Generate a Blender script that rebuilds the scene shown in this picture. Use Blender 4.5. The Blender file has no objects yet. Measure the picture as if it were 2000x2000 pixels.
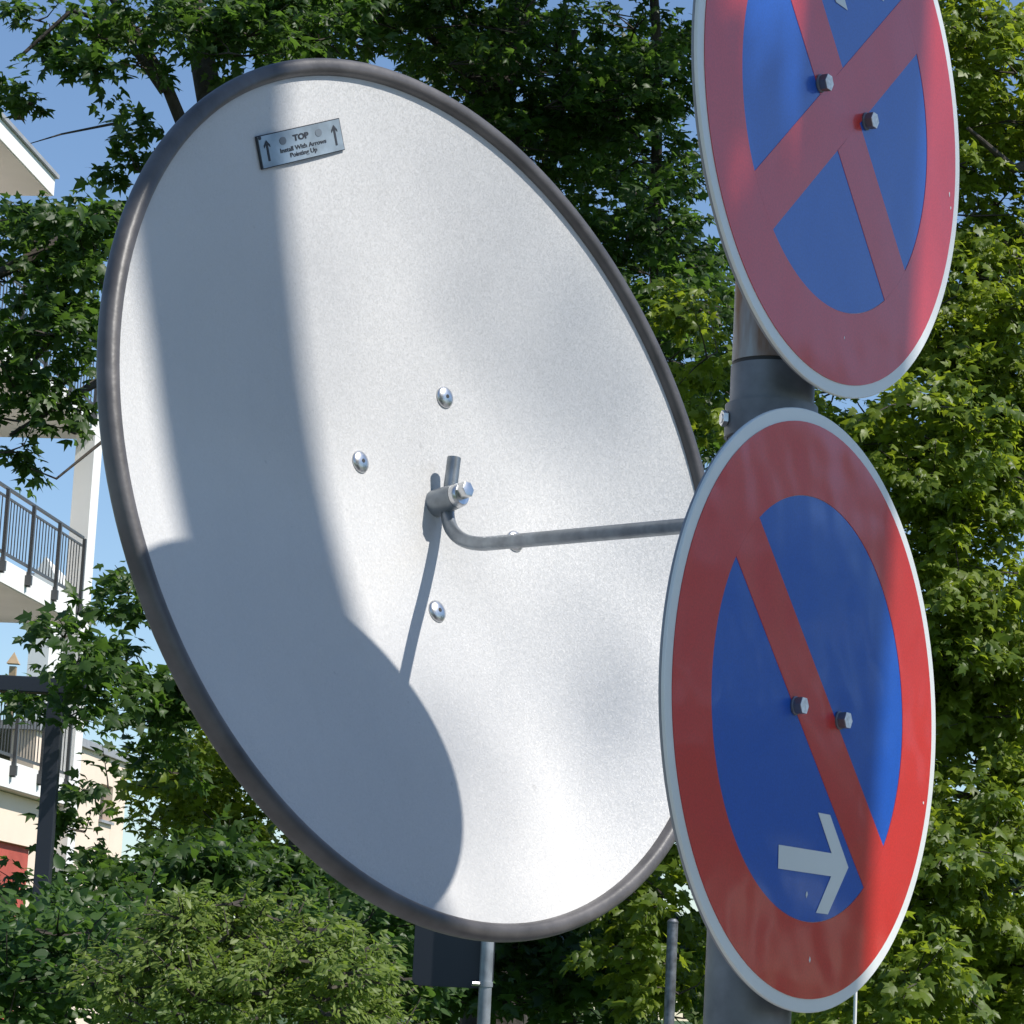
import bpy, bmesh, math, random
import numpy as np
from mathutils import Vector, Matrix

# ---------------------------------------------------------------- camera, world, sun, exposure
scene = bpy.context.scene
COL = scene.collection
R = math.radians
F_PX = 5500.0                                   # focal length for a 2000 px wide frame
PITCH, ROLL, CAM_Z = math.atan(970 / 5500), R(2.8), 1.8
cam_pos = Vector((0, 0, CAM_Z))
fwd = Vector((0, math.cos(PITCH), math.sin(PITCH)))
r0 = Vector((1, 0, 0)); u0 = r0.cross(fwd)
cam_r = math.cos(ROLL) * r0 + math.sin(ROLL) * u0
cam_u = -math.sin(ROLL) * r0 + math.cos(ROLL) * u0
cd = bpy.data.cameras.new('camera'); cam = bpy.data.objects.new('camera', cd); COL.objects.link(cam)
cd.sensor_width = 36; cd.lens = F_PX / 2000 * 36; cd.clip_end = 3000; cd.clip_start = .05
m = Matrix((cam_r, cam_u, -fwd)).transposed().to_4x4(); m.translation = cam_pos
cam.matrix_world = m
scene.camera = cam

SUN_AZ, SUN_EL = R(69.6), R(49.0)               # azimuth from -Y towards +X
to_sun = Vector((math.sin(SUN_AZ) * math.cos(SUN_EL), -math.cos(SUN_AZ) * math.cos(SUN_EL), math.sin(SUN_EL)))
world = bpy.data.worlds.new('World'); scene.world = world; world.use_nodes = True
wn = world.node_tree.nodes; wl = world.node_tree.links
sky = wn.new('ShaderNodeTexSky'); sky.sky_type = 'NISHITA'; sky.sun_disc = False
sky.sun_elevation = SUN_EL
sky.sun_rotation = math.atan2(to_sun.x, to_sun.y)
sky.air_density = 1.0; sky.dust_density = .15; sky.ozone_density = 4.2
wl.new(sky.outputs[0], wn['Background'].inputs[0]); wn['Background'].inputs[1].default_value = .115
sd = bpy.data.lights.new('sun', 'SUN'); sd.energy = 4.25; sd.angle = R(.53); sd.color = (1, .955, .89)
sun = bpy.data.objects.new('sun', sd); COL.objects.link(sun)
sun.rotation_euler = to_sun.to_track_quat('Z', 'Y').to_euler()
scene.view_settings.view_transform = 'Standard'; scene.view_settings.look = 'None'
scene.view_settings.exposure = 0.36; scene.view_settings.gamma = 1

rng = np.random.default_rng(7); random.seed(7)

# ---------------------------------------------------------------- helpers
def ray(px, py): return fwd + cam_r * ((px - 1000) / F_PX) - cam_u * ((py - 1000) / F_PX)
def at(px, py, Y):
    d = ray(px, py); return cam_pos + d * (Y / d.y)
def project(P):
    P = np.asarray(P) - np.array(cam_pos)
    z = P @ np.array(fwd)
    return 1000 + F_PX * (P @ np.array(cam_r)) / z, 1000 - F_PX * (P @ np.array(cam_u)) / z

def tag(o, label=None, cat=None, group=None, kind=None):
    if label: o['label'] = label
    if cat: o['category'] = cat
    if group: o['group'] = group
    if kind: o['kind'] = kind
    return o
def empty(name, loc, label=None, cat=None, group=None, rot=None):
    o = bpy.data.objects.new(name, None); COL.objects.link(o); o.location = loc
    o.empty_display_size = .05
    if rot is not None: o.rotation_euler = rot
    return tag(o, label, cat, group)
def link(name, me, mat=None, parent=None, smooth=False):
    if mat and not me.materials: me.materials.append(mat)
    if smooth: me.polygons.foreach_set('use_smooth', [True] * len(me.polygons))
    o = bpy.data.objects.new(name, me); COL.objects.link(o)
    if parent: o.parent = parent
    return o
def mesh(name, v, f):
    me = bpy.data.meshes.new(name); me.from_pydata([tuple(p) for p in v], [], f); me.update(); return me

class MB:
    """collects vertices and faces of ONE mesh object"""
    def __init__(s): s.v = []; s.f = []
    def box(s, c, sx, sy, sz, M=None):
        b = len(s.v)
        for x in (-1, 1):
            for y in (-1, 1):
                for z in (-1, 1):
                    p = Vector((x * sx / 2, y * sy / 2, z * sz / 2))
                    if M is not None: p = M @ p
                    s.v.append(Vector(c) + p)
        s.f += [[b + i for i in q] for q in ((0, 1, 3, 2), (4, 6, 7, 5), (0, 4, 5, 1), (2, 3, 7, 6), (0, 2, 6, 4), (1, 5, 7, 3))]
        return s
    def tube(s, path, rad, n=12, cap=True):
        path = [Vector(p) for p in path]; b = len(s.v); N = len(path)
        if not hasattr(rad, '__len__'): rad = [rad] * N
        ref = None
        for i, p in enumerate(path):
            t = (path[min(i + 1, N - 1)] - path[max(i - 1, 0)]).normalized()
            if ref is None:
                ref = Vector((0, 0, 1)) if abs(t.z) < .8 else Vector((1, 0, 0))
            a = (ref - t * ref.dot(t)).normalized(); ref = a; c = t.cross(a)
            for k in range(n):
                w = 2 * math.pi * k / n
                s.v.append(p + rad[i] * (math.cos(w) * a + math.sin(w) * c))
        for i in range(N - 1):
            for k in range(n):
                k2 = (k + 1) % n
                s.f.append([b + i * n + k, b + i * n + k2, b + (i + 1) * n + k2, b + (i + 1) * n + k])
        if cap:
            s.f.append([b + k for k in range(n)][::-1]); s.f.append([b + (N - 1) * n + k for k in range(n)])
        return s
    def lathe(s, prof, n=32, closed=False, cap=True):
        """profile of (r, z) about local z"""
        b = len(s.v); N = len(prof)
        for r_, z_ in prof:
            for k in range(n):
                w = 2 * math.pi * k / n; s.v.append(Vector((r_ * math.cos(w), r_ * math.sin(w), z_)))
        for i in range(N if closed else N - 1):
            j = (i + 1) % N
            for k in range(n):
                k2 = (k + 1) % n
                s.f.append([b + i * n + k, b + i * n + k2, b + j * n + k2, b + j * n + k])
        if not closed and cap:
            if prof[0][0] > 1e-6: s.f.append([b + k for k in range(n)][::-1])
            if prof[-1][0] > 1e-6: s.f.append([b + (N - 1) * n + k for k in range(n)])
        return s
    def prism(s, poly, z0, z1):
        b = len(s.v); n = len(poly)
        s.v += [Vector((x, y, z0)) for x, y in poly] + [Vector((x, y, z1)) for x, y in poly]
        s.f.append([b + i for i in range(n)][::-1]); s.f.append([b + n + i for i in range(n)])
        for i in range(n):
            j = (i + 1) % n; s.f.append([b + i, b + j, b + n + j, b + n + i])
        return s
    def build(s, name, mat, parent=None, smooth=False, bevel=0, M=None, seg=2):
        v = s.v if M is None else [M @ p for p in s.v]
        me = mesh(name, v, s.f)
        bm = bmesh.new(); bm.from_mesh(me)
        bmesh.ops.remove_doubles(bm, verts=bm.verts, dist=1e-6)
        bmesh.ops.recalc_face_normals(bm, faces=bm.faces)
        if bevel:
            e = [e for e in bm.edges if len(e.link_faces) == 2 and e.calc_face_angle(0) > .5]
            bmesh.ops.bevel(bm, geom=e, offset=bevel, segments=seg, affect='EDGES', profile=.6)
        bm.to_mesh(me); bm.free()
        o = link(name, me, mat, parent)
        if smooth:
            me.polygons.foreach_set('use_smooth', [True] * len(me.polygons))
            try: me.set_sharp_from_angle(angle=R(38))
            except Exception: pass
        return o

def frame(origin, n, up=(0, 0, 1)):
    """local x = right seen from the front, y = up, z = n"""
    n = Vector(n).normalized(); x = Vector(up).cross(n).normalized(); y = n.cross(x)
    M = Matrix((x, y, n)).transposed().to_4x4(); M.translation = Vector(origin); return M

# ---------------------------------------------------------------- materials
def mat(name, col, rough=.5, metal=0., noise=None, bump=None, coat=0., coat_rough=.1, spec=.5):
    """noise=(scale, amount[, detail]); bump=(scale, strength, distance)"""
    m = bpy.data.materials.new(name); m.use_nodes = True; nt = m.node_tree; b = nt.nodes['Principled BSDF']
    b.inputs['Base Color'].default_value = (*col, 1); b.inputs['Roughness'].default_value = rough
    b.inputs['Metallic'].default_value = metal; b.inputs['Specular IOR Level'].default_value = spec
    b.inputs['Coat Weight'].default_value = coat; b.inputs['Coat Roughness'].default_value = coat_rough
    tc = nt.nodes.new('ShaderNodeTexCoord')
    if noise:
        n = nt.nodes.new('ShaderNodeTexNoise'); n.inputs['Scale'].default_value = noise[0]
        n.inputs['Detail'].default_value = noise[2] if len(noise) > 2 else 4
        nt.links.new(tc.outputs['Object'], n.inputs['Vector'])
        mr = nt.nodes.new('ShaderNodeMapRange'); mr.inputs['From Min'].default_value = .3; mr.inputs['From Max'].default_value = .7
        mr.inputs['To Min'].default_value = 1 - noise[1]; mr.inputs['To Max'].default_value = 1 + noise[1]
        nt.links.new(n.outputs['Fac'], mr.inputs['Value'])
        mx = nt.nodes.new('ShaderNodeVectorMath'); mx.operation = 'SCALE'; mx.inputs[0].default_value = col
        nt.links.new(mr.outputs[0], mx.inputs['Scale']); nt.links.new(mx.outputs[0], b.inputs['Base Color'])
    if bump:
        n2 = nt.nodes.new('ShaderNodeTexNoise'); n2.inputs['Scale'].default_value = bump[0]; n2.inputs['Detail'].default_value = 2
        nt.links.new(tc.outputs['Object'], n2.inputs['Vector'])
        bp = nt.nodes.new('ShaderNodeBump'); bp.inputs['Strength'].default_value = bump[1]; bp.inputs['Distance'].default_value = bump[2]
        nt.links.new(n2.outputs['Fac'], bp.inputs['Height']); nt.links.new(bp.outputs[0], b.inputs['Normal'])
        if coat: nt.links.new(bp.outputs[0], b.inputs['Coat Normal'])
    return m

M_ = {}
M_['rubber'] = mat('weathered_rubber', (.092, .086, .086), .44, noise=(28, .35, 6), bump=(90, .25, .002))
M_['mirror'] = mat('mirror_steel', (.9, .9, .9), .02, 1)
M_['zinc'] = mat('dull_zinc', (.25, .28, .31), .42, .75, noise=(60, .25), bump=(200, .15, .001))
M_['chrome'] = mat('bright_zinc', (.62, .63, .64), .30, 1, bump=(150, .1, .001))
M_['dark_hole'] = mat('dark_hole', (.03, .03, .03), .6)
M_['plate'] = mat('label_metal', (.36, .42, .45), .45, .55, noise=(40, .3, 5))
M_['ink'] = mat('label_ink', (.025, .03, .04), .6)
M_['grey_ink'] = mat('label_grey_ink', (.13, .16, .19), .6)
M_['galv'] = mat('galvanised_steel', (.30, .32, .34), .5, .55, noise=(14, .3, 6), bump=(60, .12, .002))
M_['galv_dark'] = mat('dark_galvanised_steel', (.17, .18, .20), .5, .5, noise=(22, .5, 7), bump=(60, .15, .002))
M_['sign_white'] = mat('sign_white', (.66, .68, .66), .42, coat=.4, coat_rough=.18, noise=(9, .06))
M_['sign_red'] = mat('sign_red', (.52, .028, .022), .38, coat=.6, coat_rough=.09, noise=(700, .1, 1), bump=(9, .35, .008))
M_['sign_blue'] = mat('sign_blue', (.008, .080, .40), .38, coat=.6, coat_rough=.09, noise=(700, .1, 1), bump=(9, .35, .008))
M_['sign_back'] = mat('sign_back_grey', (.28, .29, .31), .5, .2)
M_['bolt_face'] = mat('bolt_face', (.78, .79, .80), .5, .1, noise=(300, .2))
M_['bolt_side'] = mat('bolt_side', (.16, .17, .20), .4, .5)
M_['dark_steel'] = mat('dark_navy_steel', (.022, .026, .036), .5)
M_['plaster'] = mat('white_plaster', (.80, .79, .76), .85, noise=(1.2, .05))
M_['soffit'] = mat('shaded_soffit', (.62, .56, .51), .85, noise=(1.0, .06))  # white-beige underside with its shade mixed into the darker tone
M_['peach'] = mat('peach_render', (.80, .66, .53), .9, noise=(.8, .06), bump=(30, .1, .01))
M_['brickred'] = mat('red_panel', (.42, .08, .055), .8, noise=(3, .15))
M_['railing'] = mat('railing_grey', (.075, .077, .08), .45, .2)
M_['glass'] = mat('window_glass', (.02, .025, .03), .06, spec=.8)
M_['frame'] = mat('window_frame', (.16, .14, .13), .5)
M_['rooftile'] = mat('grey_roof', (.30, .31, .33), .7, noise=(4, .15))
M_['tan'] = mat('tan_clay', (.42, .30, .18), .8, noise=(3, .15))
M_['bark'] = mat('bark', (.055, .046, .038), .95, noise=(9, .4, 6), bump=(14, .8, .03))
M_['grass'] = mat('grass_ground', (.05, .09, .025), .95, noise=(2, .35, 6), bump=(30, .8, .05))
M_['paving'] = mat('pavement', (.27, .26, .25), .9, noise=(3, .15, 6), bump=(60, .3, .01))

def dish_material():
    """silver powder coat: soft metallic with fine glitter"""
    m = mat('silver_coat', (.59, .585, .575), .50, .04)
    nt = m.node_tree; b = nt.nodes['Principled BSDF']; tc = nt.nodes['Texture Coordinate']
    v = nt.nodes.new('ShaderNodeTexVoronoi'); v.inputs['Scale'].default_value = 950
    nt.links.new(tc.outputs['Object'], v.inputs['Vector'])
    rnd = nt.nodes.new('ShaderNodeVectorMath'); rnd.operation = 'SUBTRACT'; rnd.inputs[1].default_value = (.5, .5, .5)
    nt.links.new(v.outputs['Color'], rnd.inputs[0])
    sc = nt.nodes.new('ShaderNodeVectorMath'); sc.operation = 'SCALE'; sc.inputs['Scale'].default_value = .25
    nt.links.new(rnd.outputs[0], sc.inputs[0])
    g = nt.nodes.new('ShaderNodeNewGeometry')
    ad = nt.nodes.new('ShaderNodeVectorMath'); ad.operation = 'ADD'
    nt.links.new(g.outputs['Normal'], ad.inputs[0]); nt.links.new(sc.outputs[0], ad.inputs[1])
    no = nt.nodes.new('ShaderNodeVectorMath'); no.operation = 'NORMALIZE'
    nt.links.new(ad.outputs[0], no.inputs[0]); nt.links.new(no.outputs[0], b.inputs['Normal'])
    n = nt.nodes.new('ShaderNodeTexNoise'); n.inputs['Scale'].default_value = 5; n.inputs['Detail'].default_value = 5
    nt.links.new(tc.outputs['Object'], n.inputs['Vector'])
    mr = nt.nodes.new('ShaderNodeMapRange'); mr.inputs['From Min'].default_value = .3; mr.inputs['From Max'].default_value = .7
    mr.inputs['To Min'].default_value = .95; mr.inputs['To Max'].default_value = 1.04
    nt.links.new(n.outputs['Fac'], mr.inputs['Value'])
    mp_ = nt.nodes.new('ShaderNodeMapping'); mp_.inputs['Scale'].default_value = (55, 55, 2.2); nt.links.new(tc.outputs['Object'], mp_.inputs[0])
    n3 = nt.nodes.new('ShaderNodeTexNoise'); n3.inputs['Scale'].default_value = 1; n3.inputs['Detail'].default_value = 6; nt.links.new(mp_.outputs[0], n3.inputs['Vector'])
    m3 = nt.nodes.new('ShaderNodeMapRange'); m3.inputs['From Min'].default_value = .56; m3.inputs['From Max'].default_value = .78; m3.inputs['To Min'].default_value = 1; m3.inputs['To Max'].default_value = .975
    nt.links.new(n3.outputs['Fac'], m3.inputs['Value'])
    n4 = nt.nodes.new('ShaderNodeTexNoise'); n4.inputs['Scale'].default_value = 95; n4.inputs['Detail'].default_value = 2; nt.links.new(tc.outputs['Object'], n4.inputs['Vector'])
    m4 = nt.nodes.new('ShaderNodeMapRange'); m4.inputs['From Min'].default_value = .74; m4.inputs['From Max'].default_value = .80; m4.inputs['To Min'].default_value = 1; m4.inputs['To Max'].default_value = .84
    nt.links.new(n4.outputs['Fac'], m4.inputs['Value'])
    q1 = nt.nodes.new('ShaderNodeMath'); q1.operation = 'MULTIPLY'; nt.links.new(mr.outputs[0], q1.inputs[0]); nt.links.new(m3.outputs[0], q1.inputs[1])
    q2 = nt.nodes.new('ShaderNodeMath'); q2.operation = 'MULTIPLY'; nt.links.new(q1.outputs[0], q2.inputs[0]); nt.links.new(m4.outputs[0], q2.inputs[1])
    mx = nt.nodes.new('ShaderNodeVectorMath'); mx.operation = 'SCALE'; mx.inputs[0].default_value = (.59, .585, .575)
    nt.links.new(q2.outputs[0], mx.inputs['Scale']); nt.links.new(mx.outputs[0], b.inputs['Base Color'])
    return m
M_['dish'] = dish_material()

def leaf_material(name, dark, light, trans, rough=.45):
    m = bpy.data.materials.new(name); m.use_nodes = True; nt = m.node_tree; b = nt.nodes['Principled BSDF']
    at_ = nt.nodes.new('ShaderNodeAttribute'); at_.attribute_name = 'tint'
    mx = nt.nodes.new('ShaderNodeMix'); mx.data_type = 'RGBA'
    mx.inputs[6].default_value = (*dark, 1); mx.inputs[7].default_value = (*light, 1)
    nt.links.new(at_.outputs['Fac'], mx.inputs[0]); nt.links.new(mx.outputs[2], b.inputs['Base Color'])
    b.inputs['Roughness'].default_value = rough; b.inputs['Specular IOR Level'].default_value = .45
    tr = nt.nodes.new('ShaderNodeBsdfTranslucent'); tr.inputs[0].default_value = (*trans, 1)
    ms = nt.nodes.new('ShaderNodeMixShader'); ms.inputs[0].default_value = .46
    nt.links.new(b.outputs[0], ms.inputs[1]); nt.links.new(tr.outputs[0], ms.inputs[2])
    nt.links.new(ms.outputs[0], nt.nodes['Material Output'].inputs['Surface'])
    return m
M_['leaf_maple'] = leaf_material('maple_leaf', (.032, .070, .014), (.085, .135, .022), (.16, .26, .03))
M_['leaf_shaded'] = leaf_material('shaded_maple_leaf', (.026, .060, .014), (.060, .112, .020), (.13, .25, .03))  # darker copy of the maple leaf, shade put into its colour
M_['leaf_lit'] = leaf_material('sunlit_maple_leaf', (.068, .118, .011), (.17, .225, .022), (.36, .46, .03))  # same leaf brightened and yellowed, sunlight put into its colour
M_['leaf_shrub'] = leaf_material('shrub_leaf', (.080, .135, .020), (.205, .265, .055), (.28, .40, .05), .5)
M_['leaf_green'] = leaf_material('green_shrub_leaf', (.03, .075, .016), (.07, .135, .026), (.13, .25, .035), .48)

# ---------------------------------------------------------------- setting: ground and pavement
b = MB(); b.v = [Vector(p) for p in ((-1500, -1500, 0), (1500, -1500, 0), (1500, 1500, 0), (-1500, 1500, 0))]; b.f = [[0, 1, 2, 3]]
tag(b.build('ground', M_['grass']), kind='structure')
b = MB().box((0, 2.0, .05), 60, 7.0, .1)
tag(b.build('pavement', M_['paving']), kind='structure')

# ---------------------------------------------------------------- sign pole
POLE = Vector((.1816, 1.985, 0)); lean = R(.4)
def pole_at(z): return POLE + Vector((math.tan(lean) * (z - 2.0), 0, z))
JOINT_Z = at(1500, 712, 1.985).z
t = empty('sign_pole', pole_at(.1), 'round grey galvanised steel pole carrying both round signs and the mirror', 'pole')
def rel(parent, pts): return [Vector(p) - parent.location for p in pts]
MB().tube(rel(t, [pole_at(.1), pole_at(JOINT_Z - .003)]), .0305, 40).build('lower_tube', M_['galv_dark'], t, True)
MB().tube(rel(t, [pole_at(JOINT_Z - .003), pole_at(JOINT_Z + .0)]), .0292, 40).build('joint_gap', M_['dark_hole'], t, True)
def rusty():
    m = mat('galvanised_rusty', (.36, .36, .355), .5, .4, bump=(60, .12, .002)); nt = m.node_tree; bs = nt.nodes['Principled BSDF']
    tc = nt.nodes['Texture Coordinate']
    mp = nt.nodes.new('ShaderNodeMapping'); mp.inputs['Scale'].default_value = (40, 40, 7)
    nt.links.new(tc.outputs['Object'], mp.inputs[0])
    n = nt.nodes.new('ShaderNodeTexNoise'); n.inputs['Scale'].default_value = 1; n.inputs['Detail'].default_value = 5
    nt.links.new(mp.outputs[0], n.inputs['Vector'])
    cr = nt.nodes.new('ShaderNodeValToRGB'); cr.color_ramp.elements[0].position = .50; cr.color_ramp.elements[1].position = .66
    cr.color_ramp.elements[0].color = (.36, .36, .355, 1); cr.color_ramp.elements[1].color = (.20, .10, .05, 1)
    nt.links.new(n.outputs['Fac'], cr.inputs[0]); nt.links.new(cr.outputs[0], bs.inputs['Base Color'])
    return m
M_['rusty'] = rusty()
MB().tube(rel(t, [pole_at(JOINT_Z), pole_at(3.05)]), .0300, 40).build('upper_tube', M_['rusty'], t, True)
def pole_clamp(z, parent, bolt_dir):
    c = pole_at(z) - parent.location; s_ = .8
    M = Matrix.Translation(c)
    o = MB().lathe([(.0312, -.012), (.0335, -.012), (.0335, .012), (.0312, .012)], 40, True).build('pole_clamp', M_['galv_dark'], parent, True, M=M)
    d = Vector(bolt_dir).normalized()
    q = MB(); q.tube([c + d * .031, c + d * .038], .0035, 10); q.tube([c + d * .034, c + d * .0375], .006, 6)
    q.build('clamp_bolt', M_['chrome'], o)
    return o
SN = Vector((.8398, -.5428, .0064)).normalized()            # normal of the signs
pole_clamp(at(1490, 826, 1.985).z, t, (-1, -.25, 0))
pole_clamp(1.15, t, (-1, .4, 0))

# ---------------------------------------------------------------- the two round no-stopping signs
def circle_pts(r, n=96, a0=0, a1=2 * math.pi): return [(r * math.cos(a0 + (a1 - a0) * i / n), r * math.sin(a0 + (a1 - a0) * i / n)) for i in range(n)]
def bar_poly(hw, r, ang):
    """strip of half width hw through the centre, ends rounded to radius r"""
    a = math.asin(hw / r); pts = []
    for s in (0, 1):
        for i in range(9):
            w = ang + s * math.pi - a + 2 * a * i / 8; pts.append((r * math.cos(w), r * math.sin(w)))
    return pts
ARROW = [(-.047, -.0985), (.034, -.0985), (.0115, -.072), (.030, -.072), (.061, -.1065), (.030, -.141), (.0115, -.141), (.034, -.1145), (-.047, -.1145)]
def hexagon(r): return [(r * math.cos(k * math.pi / 3), r * math.sin(k * math.pi / 3)) for k in range(6)]
def round_sign(name, centre, normal, bars, arrow, bolts, label, chips):
    t = empty(name, centre, label, 'traffic sign')
    M = frame((0, 0, 0), normal)
    # aluminium panel with folded rim
    MB().lathe([(0, 0), (.2088, 0), (.2094, -.0006), (.2094, -.0024), (.2086, -.003), (0, -.003)], 128).build('panel', M_['sign_white'], t, True, M=M)
    MB().lathe([(.2058, -.003), (.2068, -.0032), (.2080, -.0036), (.2080, -.0052), (.2066, -.0058), (.2058, -.0052)], 128, True).build('folded_rim', M_['sign_back'], t, True, M=M)
    MB().lathe([(.2056, -.0035), (.0, -.0035)], 96).build('panel_back', M_['sign_back'], t, True, M=M)
    q = MB(); q.lathe([(.148, .0006), (.2, .0006), (.2, .0001), (.148, .0001)], 128, True); q.build('red_ring', M_['sign_red'], t, M=M)
    q = MB().prism(circle_pts(.1478, 96), .0001, .0003); q.build('blue_field', M_['sign_blue'], t, M=M)
    for k, a in enumerate(bars):
        if k == 0: MB().prism(bar_poly(.0222, .1479, a), .00032, .0006).build('red_bar', M_['sign_red'], t, M=M)
        else:
            for s in (0, 1):
                h = [(p[0], p[1]) for p in bar_poly(.0222, .1479, a)[9 * s:9 * s + 9]]
                d = Vector((math.cos(a), math.sin(a))) * (1 if s == 0 else -1); n = Vector((-d.y, d.x))
                e1 = d * .0222 + n * .0222; e2 = d * .0222 - n * .0222
                MB().prism(h + [tuple(e1), tuple(e2)], .00032, .0006).build('red_bar', M_['sign_red'], t, M=M)
    MB().prism(arrow, .00062, .0009).build('white_arrow', M_['sign_white'], t, M=M)
    for (x, y) in bolts:
        T = M @ Matrix.Translation((x, y, 0))
        o = MB().lathe([(.0066, .0006), (.0066, .0018), (.0058, .0022), (.0058, .0034)], 20).build('bolt', M_['bolt_side'], t, True, M=T)
        MB().prism(hexagon(.0064), .0030, .0080).build('hex_side', M_['bolt_side'], o, M=T, bevel=.0006)
        MB().prism(hexagon(.0062), .0079, .0084).build('hex_face', M_['bolt_face'], o, M=T, bevel=.0002)
    for (x, y, r_) in chips:
        g = random.Random(int(x * 1e4)); pts = [(x + r_ * g.uniform(.5, 1.2) * math.cos(k * .9), y + 1.5 * r_ * g.uniform(.5, 1.2) * math.sin(k * .9)) for k in range(7)]
        MB().prism(pts, .00062, .0008).build('paint_chip', M_['sign_white'], t, M=M)
    # bracket reaching back to the pole
    q = MB().box((0, 0, -.0075), .10, .035, .008); q.build('bracket', M_['galv'], t, M=M)
    return t
low_c = Vector((.2153, 1.951, 2.0165)); up_c = Vector((.2222, 1.951, 2.451))
round_sign('no_stopping_sign', low_c, (.8398, -.5428, .0064), [R(135)], ARROW[::-1], [(-.028, -.002), (.041, -.0045)],
           'lower round sign, blue with red ring, single red slash and white right arrow', [(.004, -.173, .0014), (-.003, -.129, .0016), (.187, -.05, .0011)])
arrow_up = [(-x + .0165, y + .2175) for x, y in ARROW]
round_sign('no_stopping_sign', up_c, (.8341, -.5515, -.0106), [R(42), R(133)], arrow_up, [(-.033, .009), (.0415, .003)],
           'upper round sign, blue with red ring and red diagonal cross, cropped by the top edge', [(.190, -.012, .0013), (.193, -.022, .0009), (.02, -.165, .0009)])

# ---------------------------------------------------------------- traffic mirror seen from behind
MC = Vector((-.0525, 2.2634, 2.2166)); MN = Vector((.7408, -.6427, .1952)).normalized()
MR, DEPTH = .370, .055
mirror = empty('traffic_mirror', MC, 'large round traffic mirror seen from its silver concave back, dark rubber rim', 'traffic mirror')
MM = frame((0, 0, 0), MN)
MMw = frame(MC, MN)
def dish_z(r): return -DEPTH * (1 - (r / MR) ** 2)
PR = .3612
prof = [(PR * i / 40, dish_z(PR * i / 40)) for i in range(41)]
me_o = MB(); me_o.lathe([(1e-7, prof[0][1])] + prof[1:] + [(PR, prof[-1][1] - .004)] + [(r, z - .004) for r, z in prof[::-1][1:-1]] + [(1e-7, prof[0][1] - .004)], 128)
me_o.build('back_plate', M_['dish'], mirror, True, M=MM)
MB().lathe([(1e-7, prof[0][1] - .012)] + [(r, z - .012) for r, z in prof[1:]], 96, cap=False).build('mirror_face', M_['mirror'], mirror, True, M=MM)
rp = []
for i in range(20):
    w = 2 * math.pi * i / 20; cx, cz = math.cos(w), math.sin(w)
    rp.append((.3648 + .0072 * math.copysign(abs(cx) ** .8, cx), -.0035 + .0086 * math.copysign(abs(cz) ** .8, cz)))
MB().lathe(rp, 160, True).build('rubber_rim', M_['rubber'], mirror, True, M=MM)
def on_dish(px, py):
    d = ray(px, py); t = (MC - cam_pos).dot(MN) / d.dot(MN)
    for i in range(12):
        v = cam_pos + d * t - MC; h = v.dot(MN); r2 = (v - h * MN).length_squared
        t -= (h + DEPTH * (1 - r2 / MR ** 2)) / d.dot(MN)
    return cam_pos + d * t
def dish_frame(p):
    """frame on the dish surface, origin relative to the mirror"""
    v = Vector(p) - MC; h = v.dot(MN); rad = v - h * MN
    n = (MN - rad * (2 * DEPTH / MR ** 2)).normalized()
    return frame(v, n)
for px, py in ((868, 776), (703, 902), (853, 1194), (1005, 1057)):
    T = dish_frame(on_dish(px, py))
    o = MB().lathe([(.0096, 0), (.0096, .0010), (.0090, .0018), (.0072, .0028), (.0050, .0035), (.0024, .0039), (1e-7, .0040)], 28).build('dome_bolt', M_['chrome'], mirror, True, M=T)
    MB().lathe([(.0018, .0030), (.0018, .0042), (1e-7, .0042)], 12).build('hex_socket', M_['dark_hole'], o, M=T)
# barrel clamp
base = on_dish(850, 984); BF = dish_frame(base)
BF = frame(base - MC, MN)
MB().lathe([(.0116, -.004), (.0116, .002), (.0113, .012), (.0104, .0235)], 36).build('barrel', M_['zinc'], mirror, True, M=BF)
o = MB().lathe([(.0102, .0237), (.0104, .0262), (.0099, .0290), (.0088, .0302), (1e-7, .0304)], 36).build('washer', M_['chrome'], mirror, True, M=BF)
MB().prism(hexagon(.0072), .0300, .0385).build('hex_bolt', M_['chrome'], mirror, True, bevel=.0009, M=BF @ Matrix.Translation((-.0005, .0022, 0)))
# bent arm
bz = base + MN * .0135
tip = at(887, 894, 2.332)
dirv = (tip - (bz + Vector((0, 0, 0)))).normalized()
lowp = at(874, 1000, bz.y + .003)
endp = pole_at(at(1450, 1011, 1.985).z) + Vector((-.022, .018, 0))
s1 = at(948, 1062, 2.265)
raw = [tip, bz, lowp]
corner = at(876, 1064, 2.315)
path = [tip, tip.lerp(lowp, .5), lowp]
for i in range(1, 13):
    u = i / 12; path.append((1 - u) ** 2 * lowp + 2 * u * (1 - u) * corner + u * u * s1)
for i in range(1, 9): path.append(s1.lerp(endp, i / 8))
MB().tube([p - MC for p in path], .0059, 20).build('support_arm', M_['zinc'], mirror, True)
MB().lathe([(.0311, -.02), (.0345, -.02), (.0345, .02), (.0311, .02)], 40, True).build('arm_clamp', M_['zinc'], mirror, True, M=Matrix.Translation(pole_at(endp.z) - MC))

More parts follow.
